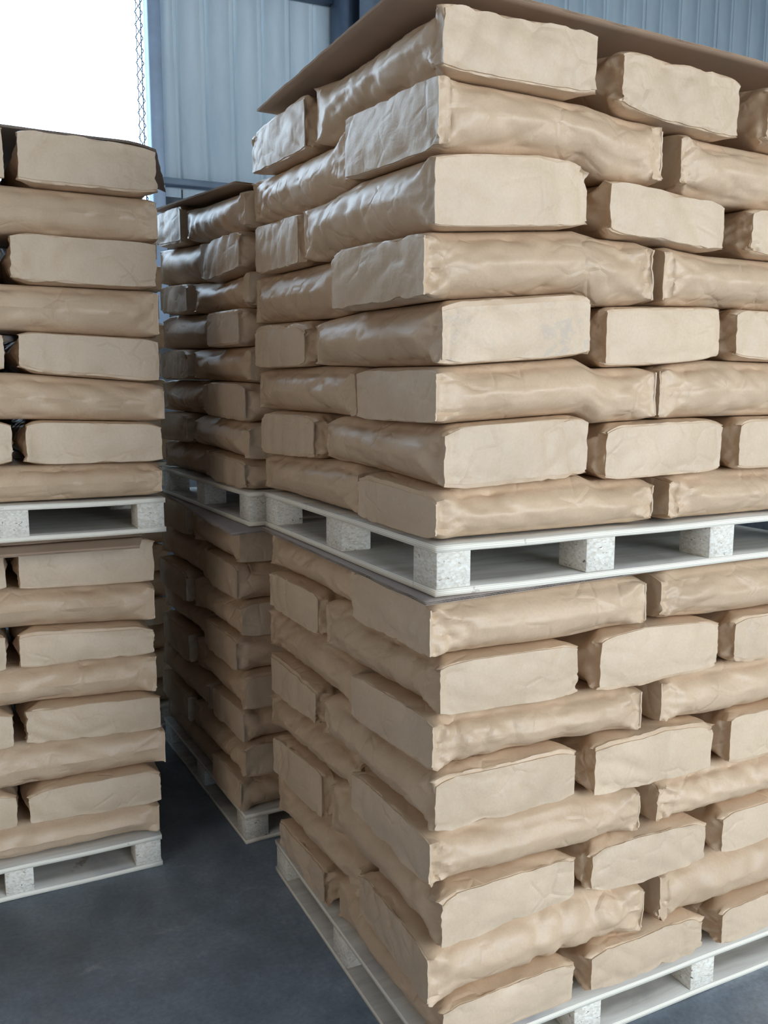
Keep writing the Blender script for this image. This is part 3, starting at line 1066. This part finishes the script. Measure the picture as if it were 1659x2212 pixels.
def board(corners, zf, label, mat, th=0.005, nx=48, ny=40, seed=0, flutes=('front', 'left'), wave=0.007, ragged=0.002):
    """corners: four (x, y) points counter-clockwise from the near corner (near, +x, far +x, far); zf(u, v, x, y) = underside height"""
    c = [np.array(p, float) for p in corners]
    u = np.linspace(0, 1, nx + 1)
    v = np.linspace(0, 1, ny + 1)
    Ug, Vg = np.meshgrid(u, v, indexing='ij')

    def xy(U_, V_):
        P = ((1 - U_) * (1 - V_))[..., None] * c[0] + (U_ * (1 - V_))[..., None] * c[1] + (U_ * V_)[..., None] * c[2] + ((1 - U_) * V_)[..., None] * c[3]
        return P[..., 0], P[..., 1]
    X, Y = xy(Ug, Vg)
    rg = noise3(np.stack([X.ravel() * 30, Y.ravel() * 30, X.ravel() * 0], 1), seed).reshape(X.shape) * ragged
    X = X + rg * ((Ug == 0) | (Ug == 1))
    Y = Y + rg * ((Vg == 0) | (Vg == 1))
    Z = zf(Ug, Vg, X, Y)
    loc = (float(X[0, 0]), float(Y[0, 0]), float(Z[0, 0]))
    lt = 0.0007
    V, Qd = [], []

    def slab(z0, z1):
        n0 = len(V)
        for z in (z0, z1):
            V.extend(zip((X - loc[0]).ravel(), (Y - loc[1]).ravel(), (Z - loc[2] + z).ravel()))
        n = X.size
        ix = lambda i, j: n0 + i * (ny + 1) + j
        for i in range(nx):
            for j in range(ny):
                Qd.append((n + ix(i, j), n + ix(i + 1, j), n + ix(i + 1, j + 1), n + ix(i, j + 1)))
                Qd.append((ix(i, j + 1), ix(i + 1, j + 1), ix(i + 1, j), ix(i, j)))
        for i in range(nx):
            Qd.append((ix(i, 0), ix(i + 1, 0), n + ix(i + 1, 0), n + ix(i, 0)))
            Qd.append((ix(i + 1, ny), ix(i, ny), n + ix(i, ny), n + ix(i + 1, ny)))
        for j in range(ny):
            Qd.append((ix(0, j + 1), ix(0, j), n + ix(0, j), n + ix(0, j + 1)))
            Qd.append((ix(nx, j), ix(nx, j + 1), n + ix(nx, j + 1), n + ix(nx, j)))
    slab(0, lt)
    slab(th / 2 - lt / 2, th / 2 + lt / 2)
    slab(th - lt, th)
    o = link('cardboard_sheet', np_mesh('cardboard_sheet', V, Qd, False), mat, None, loc)
    tag(o, label, 'cardboard', 'corrugated board sheets')
    # fluting: waves of paper between the liners along the open edges, running a hand's breadth inwards
    FV, FQ = [], []
    for edge in flutes:
        e0, e1 = {'front': ((0, 0), (1, 0)), 'left': ((0, 0), (0, 1)), 'right': ((1, 0), (1, 1))}[edge]
        length = 1.2 if edge == 'front' else 1.0
        cnt = int(length / wave) * 2
        for tier in (0, 1):
            base = lt + tier * (th / 2 - lt * 0.25)
            hgt = th / 2 - lt * 1.4
            n0 = len(FV)
            for i in range(cnt + 1):
                t = i / cnt
                for dd in (0.0015, 0.03):
                    U_ = np.array(e0[0] + (e1[0] - e0[0]) * t + (0 if edge == 'front' else (dd if edge == 'left' else -dd)))
                    V_ = np.array(e0[1] + (e1[1] - e0[1]) * t + (dd if edge == 'front' else 0))
                    x, y = xy(U_, V_)
                    z = zf(U_, V_, x, y)
                    FV.append((float(x) - loc[0], float(y) - loc[1], float(z) - loc[2] + base + (hgt if (i + tier) % 2 else 0)))
            for i in range(cnt):
                p = n0 + 2 * i
                FQ.append((p, p + 1, p + 3, p + 2))
    f = link('fluting', np_mesh('fluting', FV, FQ, False), M_FLUTE, o)
    f['kind'] = 'stuff'
    return o


# on top of the near stack
board([(-.055, -.005), (1.25, .045), (1.25, 1.0), (-.035, .93)],
      lambda u, v, x, y: 2.2455 + 0.012 * np.sin(u * math.pi) * 0 + 0.016 * v - 0.002 * np.sin(u * 7) * (1 - v),
      'stiff brown corrugated sheet lying over the top of the big near stack', M_CARD, seed=3)
# between the two loads of the near stack
board([(-.034, -.020), (1.2, .062), (1.2, .99), (-.020, 1.0)],
      lambda u, v, x, y: 1.1015 + 0.0 * u, 'grey corrugated sheet pressed under the raised pallet of the near stack', M_CARD_G, th=0.0065, seed=4)
board([(-.105, 1.012), (1.1, 1.10), (1.1, 2.06), (-.05, 2.19)],
      lambda u, v, x, y: 1.0895 - 0.16 * np.clip(-x - .045, 0, 1) * (0.4 + 0.6 * np.sin(v * 5) ** 2),
      'grey-lilac corrugated sheet jutting into the aisle under the middle raised pallet', M_CARD_G, th=0.0045, seed=5)
board([(-1.45, 1.10), (-.365, 1.052), (-.33, 1.187), (-1.45, 1.187)],
      lambda u, v, x, y: 1.0700 - 0.006 * np.clip(1 - v * 2, 0, 1), 'brown corrugated flap jutting out under the raised pallet across the aisle', M_CARD, nx=30, ny=6, seed=6, flutes=('front',))
board([(-1.46, 1.19), (-.33, 1.19), (-.33, 2.15), (-1.46, 2.15)],
      lambda u, v, x, y: 1.0760 + 0.0 * u, 'brown corrugated layer pressed between the two loads across the aisle', M_CARD, nx=20, ny=20, seed=8, flutes=('front',))
# over the stack across the aisle: sags to the aisle with a lifted corner
board([(-1.5, 1.28), (-.235, 1.26), (-.13, 1.60), (-1.5, 2.35)],
      lambda u, v, x, y: 2.226 + 0.010 * np.clip(-x - .45, 0, .5) - 0.75 * np.clip(x + .31, 0, 1) ** 1.5,
      'warped dark board over the top of the stack across the aisle', M_CARD_G, seed=9, flutes=('front',))
board([(-.040, 1.115), (1.05, 1.15), (1.05, 2.12), (-.075, 2.10)],
      lambda u, v, x, y: 2.112 + 0.085 * v, 'dark brown sheet over the middle stack behind the near stack', M_CARD, seed=10)
